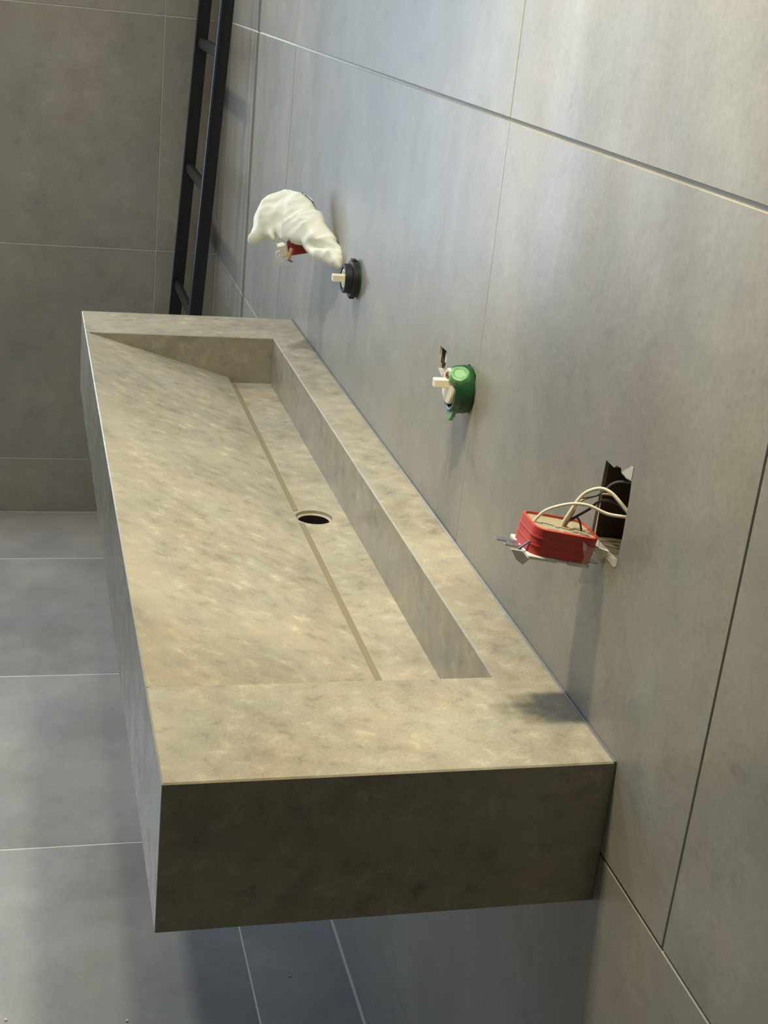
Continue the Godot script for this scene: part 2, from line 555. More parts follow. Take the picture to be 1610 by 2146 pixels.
func build_room() -> void:
	var rows := [0.0, 0.162, 0.762, 1.362, 1.962, CEIL]
	# right-hand wall (x = 0): u = z, v = y
	var wr := structure("wall_right", "wall of large taupe cement-look tiles behind the washbasin", "wall")
	var st := new_st()
	var cavities := [[Vector2(-0.126, 1.026), Vector2(-0.0655, 1.105)], [Vector2(-0.656, 1.039), Vector2(-0.629, 1.066)], [Vector2(-0.56, 1.022), Vector2(-0.508, 1.075)], [Vector2(-1.61, 1.05), Vector2(-1.46, 1.105)]]
	var backing := CSGCombiner3D.new()
	backing.name = "mortar_bed"
	wr.add_child(backing)
	var slab := CSGBox3D.new()
	slab.size = Vector3(0.2, CEIL + 0.2, NEAR - FAR + 0.4)
	slab.position = Vector3(0.1022, CEIL * 0.5, (NEAR + FAR) * 0.5)
	slab.material = M.grout
	backing.add_child(slab)
	for c in cavities:
		var b := CSGBox3D.new()
		b.operation = CSGShape3D.OPERATION_SUBTRACTION
		var sz: Vector2 = c[1] - c[0]
		b.size = Vector3(0.1, sz.y, sz.x)
		b.position = Vector3(-0.002, (c[0].y + c[1].y) * 0.5, (c[0].x + c[1].x) * 0.5)
		b.material = M.mortar
		backing.add_child(b)
	var rng := RandomNumberGenerator.new()
	rng.seed = 4
	var holes := [ccw(BOX_HOLE), ccw(SLOT), ccw(VALVE_HOLE), ccw(FAR_HOLE)]
	var cols := [
		[FAR, -2.43, -1.15, 0.13, 1.41, NEAR], [FAR, -2.43, -1.15, 0.76, 1.41, NEAR],
		[FAR, -1.795, -0.504, 0.134, 1.42, NEAR], [FAR, -1.795, -0.504, 0.77, 1.42, NEAR], [FAR, -1.795, -0.504, 0.77, NEAR]]
	var n := 0
	for r in 5:
		for c in cols[r].size() - 1:
			var u0: float = cols[r][c] + 0.0006
			var u1: float = cols[r][c + 1] - 0.0006
			var v0: float = rows[r] + (0.0026 if r == 3 else 0.0015)
			var v1: float = rows[r + 1] - (0.0014 if r == 2 else 0.0015)
			var mine := []
			for h in holes:
				if h[0].x > u0 and h[0].x < u1 and h[0].y > v0 and h[0].y < v1:
					mine.append(h)
			st = new_st()
			var proud := rng.randf_range(-0.0003, 0.0003)
			tile(st, Vector2(u0, v0), Vector2(u1, v1), Vector3(0, 0, 1), Vector3.UP, Vector3(-1, 0, 0), Vector3(proud, 0, 0), 0.0008, 0.0038, mine)
			part("tile", st, M.wall[n % 4], wr)
			n += 1
	# broken edges and filler at the cut-outs
	var chips := [[Vector2(-0.0887, 1.1037), Vector2(-0.0728, 1.1151), Vector2(-0.0673, 1.1159), Vector2(-0.0676, 1.1038), Vector2(-0.0775, 1.102)], [Vector2(-0.0896, 1.0196), Vector2(-0.0684, 1.0283), Vector2(-0.0674, 1.0222), Vector2(-0.0728, 1.0184)], [Vector2(-0.6563, 1.0375), Vector2(-0.6307, 1.0436), Vector2(-0.6296, 1.0377), Vector2(-0.6345, 1.0312)]]
	for ch in chips:
		st = new_st()
		prism(st, rough_outline(ch, 0.0006, rng), Vector3(-0.0006, 0, 0), Vector3(0, 0, 1), Vector3.UP, Vector3(-1, 0, 0), 0.002)
		part("plaster_patch", st, M.plaster, wr, "pale patch of broken tile and filler at a cut-out")
	st = new_st()
	cbox(st, Vector3(0.004, 1.046, -0.648), Vector3(0.02, 1.064, -0.632), 0.003)
	part("plug", st, M.foam, wr, "pale green plug inside the slot above the green valve")
	# far wall (z = FAR): u = x, v = y
	var wf := structure("wall_far", "far wall of large taupe tiles behind the leaning ladder", "wall")
	st = new_st()
	cbox(st, Vector3(-0.79, -0.1, FAR - 0.2), Vector3(0.1, CEIL + 0.1, FAR - 0.0016), 0.001)
	cbox(st, Vector3(LEFT - 0.2, -0.1, FAR - 0.2), Vector3(-1.19, CEIL + 0.1, FAR - 0.0016), 0.001)
	cbox(st, Vector3(-1.19, -0.1, FAR - 0.2), Vector3(-0.79, 0.65, FAR - 0.0016), 0.001)
	cbox(st, Vector3(-1.19, 2.25, FAR - 0.2), Vector3(-0.79, CEIL + 0.1, FAR - 0.0016), 0.001)
	part("mortar_bed", st, M.grout, wf)
	var open := Rect2(-1.19, 0.65, 0.40, 1.6)
	for r in 5:
		for c in [[LEFT, -1.453], [-1.453, -0.163], [-0.163, -0.0005]]:
			var lo := Vector2(c[0] + 0.0008, rows[r] + 0.0012)
			var hi := Vector2(c[1] - 0.0008, rows[r + 1] - 0.0012)
			for piece in cut_rect(lo, hi, open):
				st = new_st()
				tile(st, piece[0], piece[1], Vector3(1, 0, 0), Vector3.UP, Vector3(0, 0, 1), Vector3(0, 0, FAR), 0.0007, 0.0036)
				part("tile", st, M.wall[(n * 3 + r) % 4], wf)
				n += 1
	# left wall, near wall, ceiling
	var wl := structure("wall_left", "left wall of taupe tiles with an opening for the added fill window", "wall")
	st = new_st()
	cbox(st, Vector3(LEFT - 0.2, -0.1, -0.65), Vector3(LEFT, CEIL + 0.1, NEAR + 0.2), 0.001)
	cbox(st, Vector3(LEFT - 0.2, -0.1, FAR), Vector3(LEFT, CEIL + 0.1, -1.55), 0.001)
	cbox(st, Vector3(LEFT - 0.2, -0.1, -1.55), Vector3(LEFT, 1.2, -0.65), 0.001)
	cbox(st, Vector3(LEFT - 0.2, 2.2, -1.55), Vector3(LEFT, CEIL + 0.1, -0.65), 0.001)
	part("tiling", st, M.wall[1], wl)
	var wn := structure("wall_near", "dark near wall behind the viewer", "wall")
	st = new_st()
	cbox(st, Vector3(LEFT - 0.2, -0.1, NEAR), Vector3(0.2, CEIL + 0.1, NEAR + 0.2), 0.001)
	part("panelling", st, M.hall, wn)
	var ce := structure("ceiling", "plain white ceiling with recessed spots", "ceiling")
	st = new_st()
	cbox(st, Vector3(LEFT - 0.2, CEIL, FAR - 0.2), Vector3(0.2, CEIL + 0.2, NEAR + 0.2), 0.001)
	part("plasterboard", st, M.ceiling, ce)
	# floor: u = x, v = z
	var fl := structure("floor", "floor of large grey cement-look tiles with pale joints", "floor")
	st = new_st()
	cbox(st, Vector3(LEFT - 0.2, -0.2, FAR - 0.2), Vector3(0.1, -0.0007, NEAR + 0.2), 0.001)
	part("grout", st, M.grout, fl)
	var zs := [FAR, -2.42, -1.7776, -1.1385, -0.4993, 0.1399, 0.7791, 1.4183, NEAR]
	var xs := [LEFT, -1.44, -0.16, -0.0025]
	for i in zs.size() - 1:
		for j in xs.size() - 1:
			st = new_st()
			tile(st, Vector2(xs[j] + 0.0014, zs[i] + 0.0014), Vector2(xs[j + 1] - 0.0014, zs[i + 1] - 0.0014), Vector3(1, 0, 0), Vector3(0, 0, 1), Vector3.UP, Vector3.ZERO, 0.0006, 0.0024)
			part("tile", st, M.floor[(i + 2 * j) % 4], fl)

func cut_rect(lo: Vector2, hi: Vector2, open: Rect2) -> Array:
	var r := Rect2(lo, hi - lo)
	if not r.intersects(open):
		return [[lo, hi]]
	var i := r.intersection(open)
	var out := []
	if i.position.x - lo.x > 0.01:
		out.append([lo, Vector2(i.position.x, hi.y)])
	if hi.x - i.end.x > 0.01:
		out.append([Vector2(i.end.x, lo.y), hi])
	if i.position.y - lo.y > 0.01:
		out.append([Vector2(i.position.x, lo.y), Vector2(i.end.x, i.position.y)])
	if hi.y - i.end.y > 0.01:
		out.append([Vector2(i.position.x, i.end.y), Vector2(i.end.x, hi.y)])
	return out

# ------------------------------------------------------------------ washbasin
func build_basin() -> void:
	var W := -0.405
	var L := -1.6242
	var B := TOP - 0.1496
	var CH := 0.7731      # channel
	var zn := -0.1634     # near rim
	var zf := -1.468      # far rim
	var xb := -0.0641     # back ledge
	var xs := -0.1435     # slope meets the channel
	var c := 0.0015
	var g := -0.002       # gap to the wall, filled by the sealant
	var t := thing("washbasin", "long floating washbasin of taupe cement-look slabs with a sloped trough", "washbasin", Vector3(0, B, 0))
	var o := Vector3(0, -B, 0)
	var st := new_st()
	# top rim: a U of slabs round the trough, open towards the room
	top_plate(st, [Vector2(W, zn), Vector2(W, 0), Vector2(g, 0), Vector2(g, L), Vector2(W, L), Vector2(W, zf), Vector2(xb, zf), Vector2(xb, zn)], TOP, c, c, o)
	part("rim", st, M.sink, t)
	# front, ends, underside
	st = new_st()
	cbox(st, Vector3(W, B, L + 0.0004) + o, Vector3(W + 0.003, TOP - c, -0.0004) + o, 0.0004)
	part("front_panel", st, M.sink_front, t, "long front face towards the room")
	st = new_st()
	cbox(st, Vector3(W + 0.0004, B, -0.012) + o, Vector3(-0.0003, TOP - c, 0) + o, 0.0004)
	part("end_panel", st, M.sink_side, t)
	st = new_st()
	cbox(st, Vector3(W + 0.0004, B, L) + o, Vector3(-0.0003, TOP - c, L + 0.012) + o, 0.0004)
	part("end_panel", st, M.sink_side, t)
	st = new_st()
	cbox(st, Vector3(W + 0.012, B, L + 0.012) + o, Vector3(g, B + 0.012, -0.012) + o, 0.0005)
	part("base_panel", st, M.sink_side, t)
	# inner faces of the trough
	st = new_st()
	cbox(st, Vector3(xb, CH - 0.012, zf) + o, Vector3(xb + 0.012, TOP - c, zn) + o, 0.0004)
	part("back_face", st, M.sink_side, t, "upright inner face below the back ledge")
	st = new_st()
	cbox(st, Vector3(W + 0.013, CH - 0.012, zf - 0.012) + o, Vector3(xb + 0.012, TOP - c, zf) + o, 0.0004)
	part("inner_end", st, M.sink_side, t)
	st = new_st()
	cbox(st, Vector3(W + 0.013, CH - 0.012, zn) + o, Vector3(xb + 0.012, TOP - c, zn + 0.012) + o, 0.0004)
	part("inner_end", st, M.sink_side, t)
	# sloping slab, its lower edge square above the channel
	st = new_st()
	var ye := CH + 0.0102
	var sl := PackedVector2Array([Vector2(W, TOP - c), Vector2(W + c, TOP), Vector2(xs - 0.0006, ye), Vector2(xs, ye - 0.0006), Vector2(xs, CH - 0.001), Vector2(W + 0.0125, TOP - 0.018), Vector2(W + 0.0035, TOP - 0.006)])
	prism(st, sl, Vector3(0, -B, zn), Vector3(1, 0, 0), Vector3.UP, Vector3(0, 0, 1), zn - zf)
	part("sloped_slab", st, M.sink, t)
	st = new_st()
	var fl := PackedVector2Array([Vector2(xs - 0.001, CH + 0.0045), Vector2(xs + 0.002, CH + 0.0016), Vector2(xs + 0.0130, CH + 0.0003), Vector2(xs + 0.0130, CH - 0.001), Vector2(xs - 0.001, CH - 0.001)])  # darker brown strip along the foot of the slope
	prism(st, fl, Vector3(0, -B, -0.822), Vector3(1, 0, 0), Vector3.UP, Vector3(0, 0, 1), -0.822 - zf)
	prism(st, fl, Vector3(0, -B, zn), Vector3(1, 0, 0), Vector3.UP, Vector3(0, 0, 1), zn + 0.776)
	part("step_strip", st, M.strip_brown, t, "narrow brown strip at the foot of the slope")
	# channel with the drain hole
	st = new_st()
	var hc := Vector2(-0.1125, -0.799)
	var rect := PackedVector2Array([Vector2(xs - 0.03, zf), Vector2(xb, zf), Vector2(xb, hc.y), Vector2(xs - 0.03, hc.y)])
	var rect2 := PackedVector2Array([Vector2(xs - 0.03, hc.y), Vector2(xb, hc.y), Vector2(xb, zn), Vector2(xs - 0.03, zn)])
	var hole := circle(hc, 0.0265, 48)
	for r in [rect, rect2]:
		for p in Geometry2D.clip_polygons(r, hole):
			if Geometry2D.is_polygon_clockwise(p):
				continue
			var idx := Geometry2D.triangulate_polygon(p)
			for i in range(0, idx.size(), 3):
				var q := []
				for j in 3:
					q.append(Vector3(p[idx[i + j]].x, CH - B, p[idx[i + j]].y))
				tri(st, q[0], q[1], q[2], Vector3.UP)
	part("channel", st, M.sink, t)
	st = new_st()
	# stepped seat of the drain: bright cut shoulder, then the dark pipe
	lathe(st, [Vector2(0.0, 0.0265), Vector2(-0.0045, 0.0262), Vector2(-0.006, 0.0225)], Vector3(hc.x, CH - B, hc.y), Vector3.UP, 48)
	part("drain_seat", st, M.sink, t, "pale cut shoulder round the drain hole")
	st = new_st()
	lathe(st, [Vector2(-0.006, 0.0225), Vector2(-0.045, 0.0222), Vector2(-0.045, 0.0)], Vector3(hc.x, CH - B, hc.y), Vector3.UP, 48)
	part("drain_hole", st, M.rubber, t, "dark open drain hole")
	st = new_st()
	cbox(st, Vector3(-0.0032, TOP - 0.004, L) + o, Vector3(-0.0002, TOP + 0.0008, 0.0) + o, 0.0007)
	part("sealant_bead", st, M.sealant, t, "thin grey sealant line along the wall")

func circle(c: Vector2, r: float, n: int) -> PackedVector2Array:
	var p := PackedVector2Array()
	for i in n:
		p.append(c + Vector2(cos(TAU * (i + 0.5) / n), sin(TAU * (i + 0.5) / n)) * r)
	return p

# a horizontal plate with chamfered upper edges, outline in (x, z)
func top_plate(st: SurfaceTool, outline: Array, y: float, thick: float, c: float, o: Vector3) -> void:
	var n := outline.size()
	var area := 0.0
	for i in n:
		area += outline[i].cross(outline[(i + 1) % n])
	var s := signf(area)
	var ins := []
	for i in n:
		var a: Vector2 = (outline[i] - outline[(i + n - 1) % n]).normalized()
		var b: Vector2 = (outline[(i + 1) % n] - outline[i]).normalized()
		var na := Vector2(-a.y, a.x) * s
		var nb := Vector2(-b.y, b.x) * s
		ins.append(outline[i] + (na + nb) * c)
	var idx := Geometry2D.triangulate_polygon(PackedVector2Array(ins))
	var P := func(v: Vector2, yy: float) -> Vector3: return Vector3(v.x, yy, v.y) + o
	for i in range(0, idx.size(), 3):
		tri(st, P.call(ins[idx[i]], y), P.call(ins[idx[i + 1]], y), P.call(ins[idx[i + 2]], y), Vector3.UP)
	for i in n:
		var j := (i + 1) % n
		var d: Vector2 = (outline[j] - outline[i]).normalized()
		var out2 := Vector2(d.y, -d.x) * s
		var out3 := Vector3(out2.x, 0, out2.y)
		quad(st, P.call(ins[i], y), P.call(ins[j], y), P.call(outline[j], y - c), P.call(outline[i], y - c), out3 + Vector3.UP)
		quad(st, P.call(outline[i], y - c), P.call(outline[j], y - c), P.call(outline[j], y - thick), P.call(outline[i], y - thick), out3)

# ------------------------------------------------------------------ leaning towel ladder
func build_ladder() -> void:
	var slope := 0.05
	var t := thing("towel_ladder", "tall matt black towel ladder leaning on the tiled wall in the far corner", "ladder", Vector3(-0.14, 0, -2.5))
	var zf := -0.2
	var zn := 0.2
	var top := 2.44
	for z in [zf, zn]:
		var st := new_st()
		# flat bar with rounded outer face, extruded along the lean
		var prof := PackedVector2Array()
		for i in 9:
			var a := PI * i / 8
			prof.append(Vector2(-cos(a) * 0.016, 0.004 + sin(a) * 0.007))
		prof.append(Vector2(0.016, -0.008))
		prof.append(Vector2(0.0148, -0.0095))
		prof.append(Vector2(-0.0148, -0.0095))
		prof.append(Vector2(-0.016, -0.008))
		var V := Vector3(slope, 1, 0).normalized()
		var U := V.cross(Vector3(0, 0, 1)).normalized()
		prism(st, prof, V * (top * V.length()) + Vector3(0, 0, z) + V * 0.003, U, Vector3(0, 0, -1 if z > 0 else 1) * -1.0, V, top)
		part("rail", st, M.black, t)
	var y := 0.0625
	while y < top - 0.05:
		var st := new_st()
		var cx := slope * y
		var prof := PackedVector2Array()
		for i in 13:
			var a := PI * i / 12
			prof.append(Vector2(-0.004 - sin(a) * 0.006, -cos(a) * 0.0135))
		for i in 13:
			var a := PI * i / 12
			prof.append(Vector2(0.003 + sin(a) * 0.005, cos(a) * 0.0135))
		prism(st, prof, Vector3(cx, y, zn - 0.006), Vector3(1, slope * -0.05, 0), Vector3(slope, 1, 0).normalized(), Vector3(0, 0, 1), zn - zf - 0.012)
		part("rung", st, M.black, t)
		y += 0.3111

# ------------------------------------------------------------------ cloth wrapped round the far fitting
func build_cloth() -> void:
	var outline := [Vector2(0.2153, 0.1159), Vector2(0.1757, 0.1154), Vector2(0.1430, 0.1036), Vector2(0.1172, 0.0878), Vector2(0.1032, 0.0863), Vector2(0.0773, 0.0649), Vector2(0.0386, 0.0446), Vector2(0.0321, 0.0370), Vector2(0.0155, 0.0295), Vector2(-0.0063, 0.0068), Vector2(-0.0114, -0.0115), Vector2(0.0185, -0.0072), Vector2(0.0570, -0.0045), Vector2(0.0832, 0.0059), Vector2(0.1030, 0.0168), Vector2(0.1187, 0.0157), Vector2(0.1651, 0.0196), Vector2(0.1758, 0.0257), Vector2(0.1682, 0.0108), Vector2(0.1953, 0.0157), Vector2(0.2046, 0.0035), Vector2(0.2150, -0.0057), Vector2(0.2286, -0.0012), Vector2(0.2338, 0.0268), Vector2(0.2468, 0.0452), Vector2(0.2553, 0.0794)]
	var poly := PackedVector2Array()
	for i in outline.size():
		var a: Vector2 = outline[i]
		var b: Vector2 = outline[(i + 1) % outline.size()]
		var n := maxi(1, int(a.distance_to(b) / 0.004))
		for k in n:
			poly.append(a.lerp(b, float(k) / n))
	# the cloth leans back towards the wall, draped over the fitting
	var U := Vector3(-0.5397, -0.0308, -0.8413)
	var V := Vector3(0.5247, 0.7691, -0.3648)
	var N := Vector3(-0.6583, 0.6383, 0.3990)
	var base := Vector3(-0.005, 1.05, -1.24)
	var pts := PackedVector2Array(poly)
	var u := -0.011
	while u < 0.256:
		var v := -0.011
		while v < 0.117:
			var p := Vector2(u + (0.0018 if int(round(v / 0.0032)) % 2 == 0 else 0.0), v)
			if Geometry2D.is_point_in_polygon(p, poly) and edge_distance(p, poly) > 0.0016:
				pts.append(p)
			v += 0.0032
		u += 0.0036
	var fold := FastNoiseLite.new()
	fold.seed = 12
	fold.frequency = 18.0
	fold.fractal_octaves = 2
	fold.domain_warp_enabled = true
	fold.domain_warp_amplitude = 0.02
	fold.domain_warp_frequency = 12.0
	var pos := [[], []]
	for p in pts:
		var d := edge_distance(p, poly)
		var puff := sqrt(clampf(d / 0.03, 0.0, 1.0))
		# soft ridged folds, one deep crease left of the middle, the lower edge tucked under on the right
		var f := 1.0 - absf(fold.get_noise_2d(p.x * 0.8 + p.y * 0.5, p.y * 0.5 - p.x * 0.2)) * 2.0
		var crease := exp(-pow((p.x - 0.172 + (p.y - 0.06) * -0.35) / 0.007, 2.0)) * smoothstep(0.105, 0.03, p.y)
		var ridge := exp(-pow((p.x - 0.205 - (p.y - 0.03) * 0.35) / 0.012, 2.0))
		var flap := exp(-pow((p.y - 0.016 - maxf(0.0, 0.07 - p.x) * 0.12) / 0.006, 2.0)) * smoothstep(0.10, 0.06, p.x)
		var h := puff * (0.018 + 0.006 * f + 0.006 * ridge) - puff * (0.012 * crease + 0.016 * flap)
		pos[0].append(base + U * p.x + V * p.y + N * h)
		pos[1].append(base + U * p.x + V * p.y - N * minf(puff * 0.015, 0.002 + p.x * 0.15))
	var idx := Geometry2D.triangulate_delaunay(pts)
	var t := thing("cloth_wrap", "cream crumpled cloth wrapped round a fitting near the wall's far end", "cloth", Vector3(-0.02, 1.05, -1.35))
	var st := new_st()
	st.set_smooth_group(0)
	for i in range(0, idx.size(), 3):
		var cen := (pts[idx[i]] + pts[idx[i + 1]] + pts[idx[i + 2]]) / 3.0
		if not Geometry2D.is_point_in_polygon(cen, poly):
			continue
		for side in 2:
			var a: Vector3 = pos[side][idx[i]] - t.position
			var b: Vector3 = pos[side][idx[i + 1]] - t.position
			var c: Vector3 = pos[side][idx[i + 2]] - t.position
			var out := N if side == 0 else -N
			if (b - a).cross(c - a).dot(out) > 0.0:
				var k := b
				b = c
				c = k
			for q in [a, b, c]:
				st.add_vertex(q)
	st.index()
	st.generate_normals()
	part("fabric", st, M.cloth, t)

func edge_distance(p: Vector2, poly: PackedVector2Array) -> float:
	var best := 1.0
	for i in poly.size():
		best = minf(best, p.distance_to(Geometry2D.get_closest_point_to_segment(p, poly[i], poly[(i + 1) % poly.size()])))
	return best

# ------------------------------------------------------------------ outlet under the cloth
func build_far_outlet() -> void:
	var t := thing("socket_insert", "small socket insert with red body hanging below the cream cloth", "socket", Vector3(-0.062, 1.0375, -1.370))
	var st := new_st()
	cbox(st, Vector3(-0.004, -0.001, -0.014), Vector3(0.03, 0.03, 0.014), 0.003, Transform3D(Basis(Vector3(0, 0, 1), 0.2), Vector3.ZERO))
	part("red_body", st, M.dark_red, t)
	st = new_st()
	cbox(st, Vector3(-0.02, 0.0, -0.01), Vector3(-0.006, 0.022, 0.012), 0.002, Transform3D(Basis(Vector3(0, 0, 1), 0.35), Vector3.ZERO))
	part("frame_corner", st, M.ivory, t)
	st = new_st()
	tube(st, [Vector3(-0.007, -0.008, 0.014), Vector3(-0.002, 0.012, 0.012)], 0.0035, 4, 12)
	part("screw_post", st, M.copper, t)
	st = new_st()
	tube(st, [Vector3(-0.009, -0.0075, 0.015), Vector3(0.0, -0.0115, 0.015)], 0.0015, 4, 8)
	part("screw_tip", st, M.grey_wire, t)
	st = new_st()
	var curl := []
	for i in 16:
		var a := i * 1.15
		curl.append(Vector3(-0.0265 + i * 0.0007 + cos(a) * 0.0042, 0.002 - i * 0.0012 + sin(a) * 0.0042, 0.012))
	tube(st, curl, 0.0013, 90, 8)
	part("claw_spring", st, M.white, t, "twisted bright metal claw")

# ------------------------------------------------------------------ valves
func build_black_valve() -> void:
	var t := thing("black_valve", "black ring valve with cream square spindle beside the cloth", "valve", Vector3(0, 1.0488, -1.13))
	var a := Vector3(-1, 0, 0)
	var st := new_st()
	lathe(st, [Vector2(0.0, 0.0292), Vector2(0.003, 0.0292)], Vector3.ZERO, a, 48)
	part("seal", st, M.green, t, "thin green seal against the tile")
	st = new_st()
	lathe(st, [Vector2(0.003, 0.0285), Vector2(0.0036, 0.0297), Vector2(0.0108, 0.0297), Vector2(0.0124, 0.0284), Vector2(0.013, 0.0235), Vector2(0.0225, 0.0231), Vector2(0.0236, 0.0222), Vector2(0.0236, 0.0172), Vector2(0.012, 0.0168)], Vector3.ZERO, a, 56)
	part("ring", st, M.rubber, t)
	for k in 2:
		st = new_st()
		var q := Transform3D(Basis(Vector3(1, 0, 0), PI * k), Vector3.ZERO)
		cbox(st, Vector3(-0.012, 0.027, -0.007), Vector3(-0.0035, 0.0312, 0.007), 0.001, q)
		part("lug", st, M.rubber, t)
	st = new_st()
	lathe(st, [Vector2(0.010, 0.0168), Vector2(0.0215, 0.0162), Vector2(0.0222, 0.015), Vector2(0.0222, 0.0115), Vector2(0.018, 0.011), Vector2(0.018, 0.0)], Vector3.ZERO, a, 40)
	part("cartridge", st, M.cream, t)
	st = new_st()
	cbox(st, Vector3(-0.0405, -0.0058, -0.0058), Vector3(-0.016, 0.0058, 0.0058), 0.0012)
	part("spindle", st, M.cream, t)

func build_green_valve() -> void:
	var t := thing("green_valve", "cream valve body in a torn green protective sleeve above the basin", "valve", Vector3(0, 1.047, -0.532))
	var a := Vector3(-1, 0, 0)
	var st := new_st()
	# sleeve: a cup open at the front, worn uneven
	lathe(st, [Vector2(-0.004, 0.0275), Vector2(0.006, 0.029), Vector2(0.016, 0.0285), Vector2(0.0225, 0.0262), Vector2(0.0232, 0.0245), Vector2(0.0225, 0.022), Vector2(0.008, 0.021)], Vector3.ZERO, a, 64, 0.035)
	part("sleeve", st, M.green, t)
	st = new_st()
	var up := Vector3(-0.25, 0.80, 0.55).normalized()
	lathe(st, [Vector2(0.016, 0.0125), Vector2(0.026, 0.0125), Vector2(0.0295, 0.0108), Vector2(0.0302, 0.0085), Vector2(0.0292, 0.006), Vector2(0.0292, 0.0)], Vector3(-0.0105, 0, 0), up, 32, 0.06)
	part("cap", st, M.light_green, t, "lighter green round cap on top of the sleeve")
	st = new_st()
	var tongue := PackedVector2Array([Vector2(-0.012, 0.0), Vector2(-0.010, -0.010), Vector2(-0.004, -0.0165), Vector2(0.002, -0.0165), Vector2(0.009, -0.010), Vector2(0.011, 0.0)])
	prism(st, tongue, Vector3(-0.0205, -0.021, 0.006), Vector3(0, 0.1, 1).normalized(), Vector3(0.12, 1, 0).normalized(), Vector3(-1, 0.12, 0).normalized(), 0.005)
	part("tongue", st, M.light_green, t, "pale green tongue hanging below the sleeve")
	st = new_st()
	lathe(st, [Vector2(0.0, 0.0215), Vector2(0.0232, 0.0215), Vector2(0.025, 0.020), Vector2(0.025, 0.0)], Vector3(0, 0.002, -0.004), a, 48)
	part("valve_body", st, M.cream, t)
	st = new_st()
	lathe(st, [Vector2(0.024, 0.0052), Vector2(0.027, 0.005), Vector2(0.027, 0.003), Vector2(0.0245, 0.0025), Vector2(0.0245, 0.0)], Vector3(0, 0.0145, -0.004), a, 24)
	part("screw_socket", st, M.brown, t, "small brown screw socket")
	st = new_st()
	cbox(st, Vector3(-0.0430, 0.0008, -0.008), Vector3(-0.022, 0.0115, 0.0025), 0.0012)
	part("spindle", st, M.cream, t)

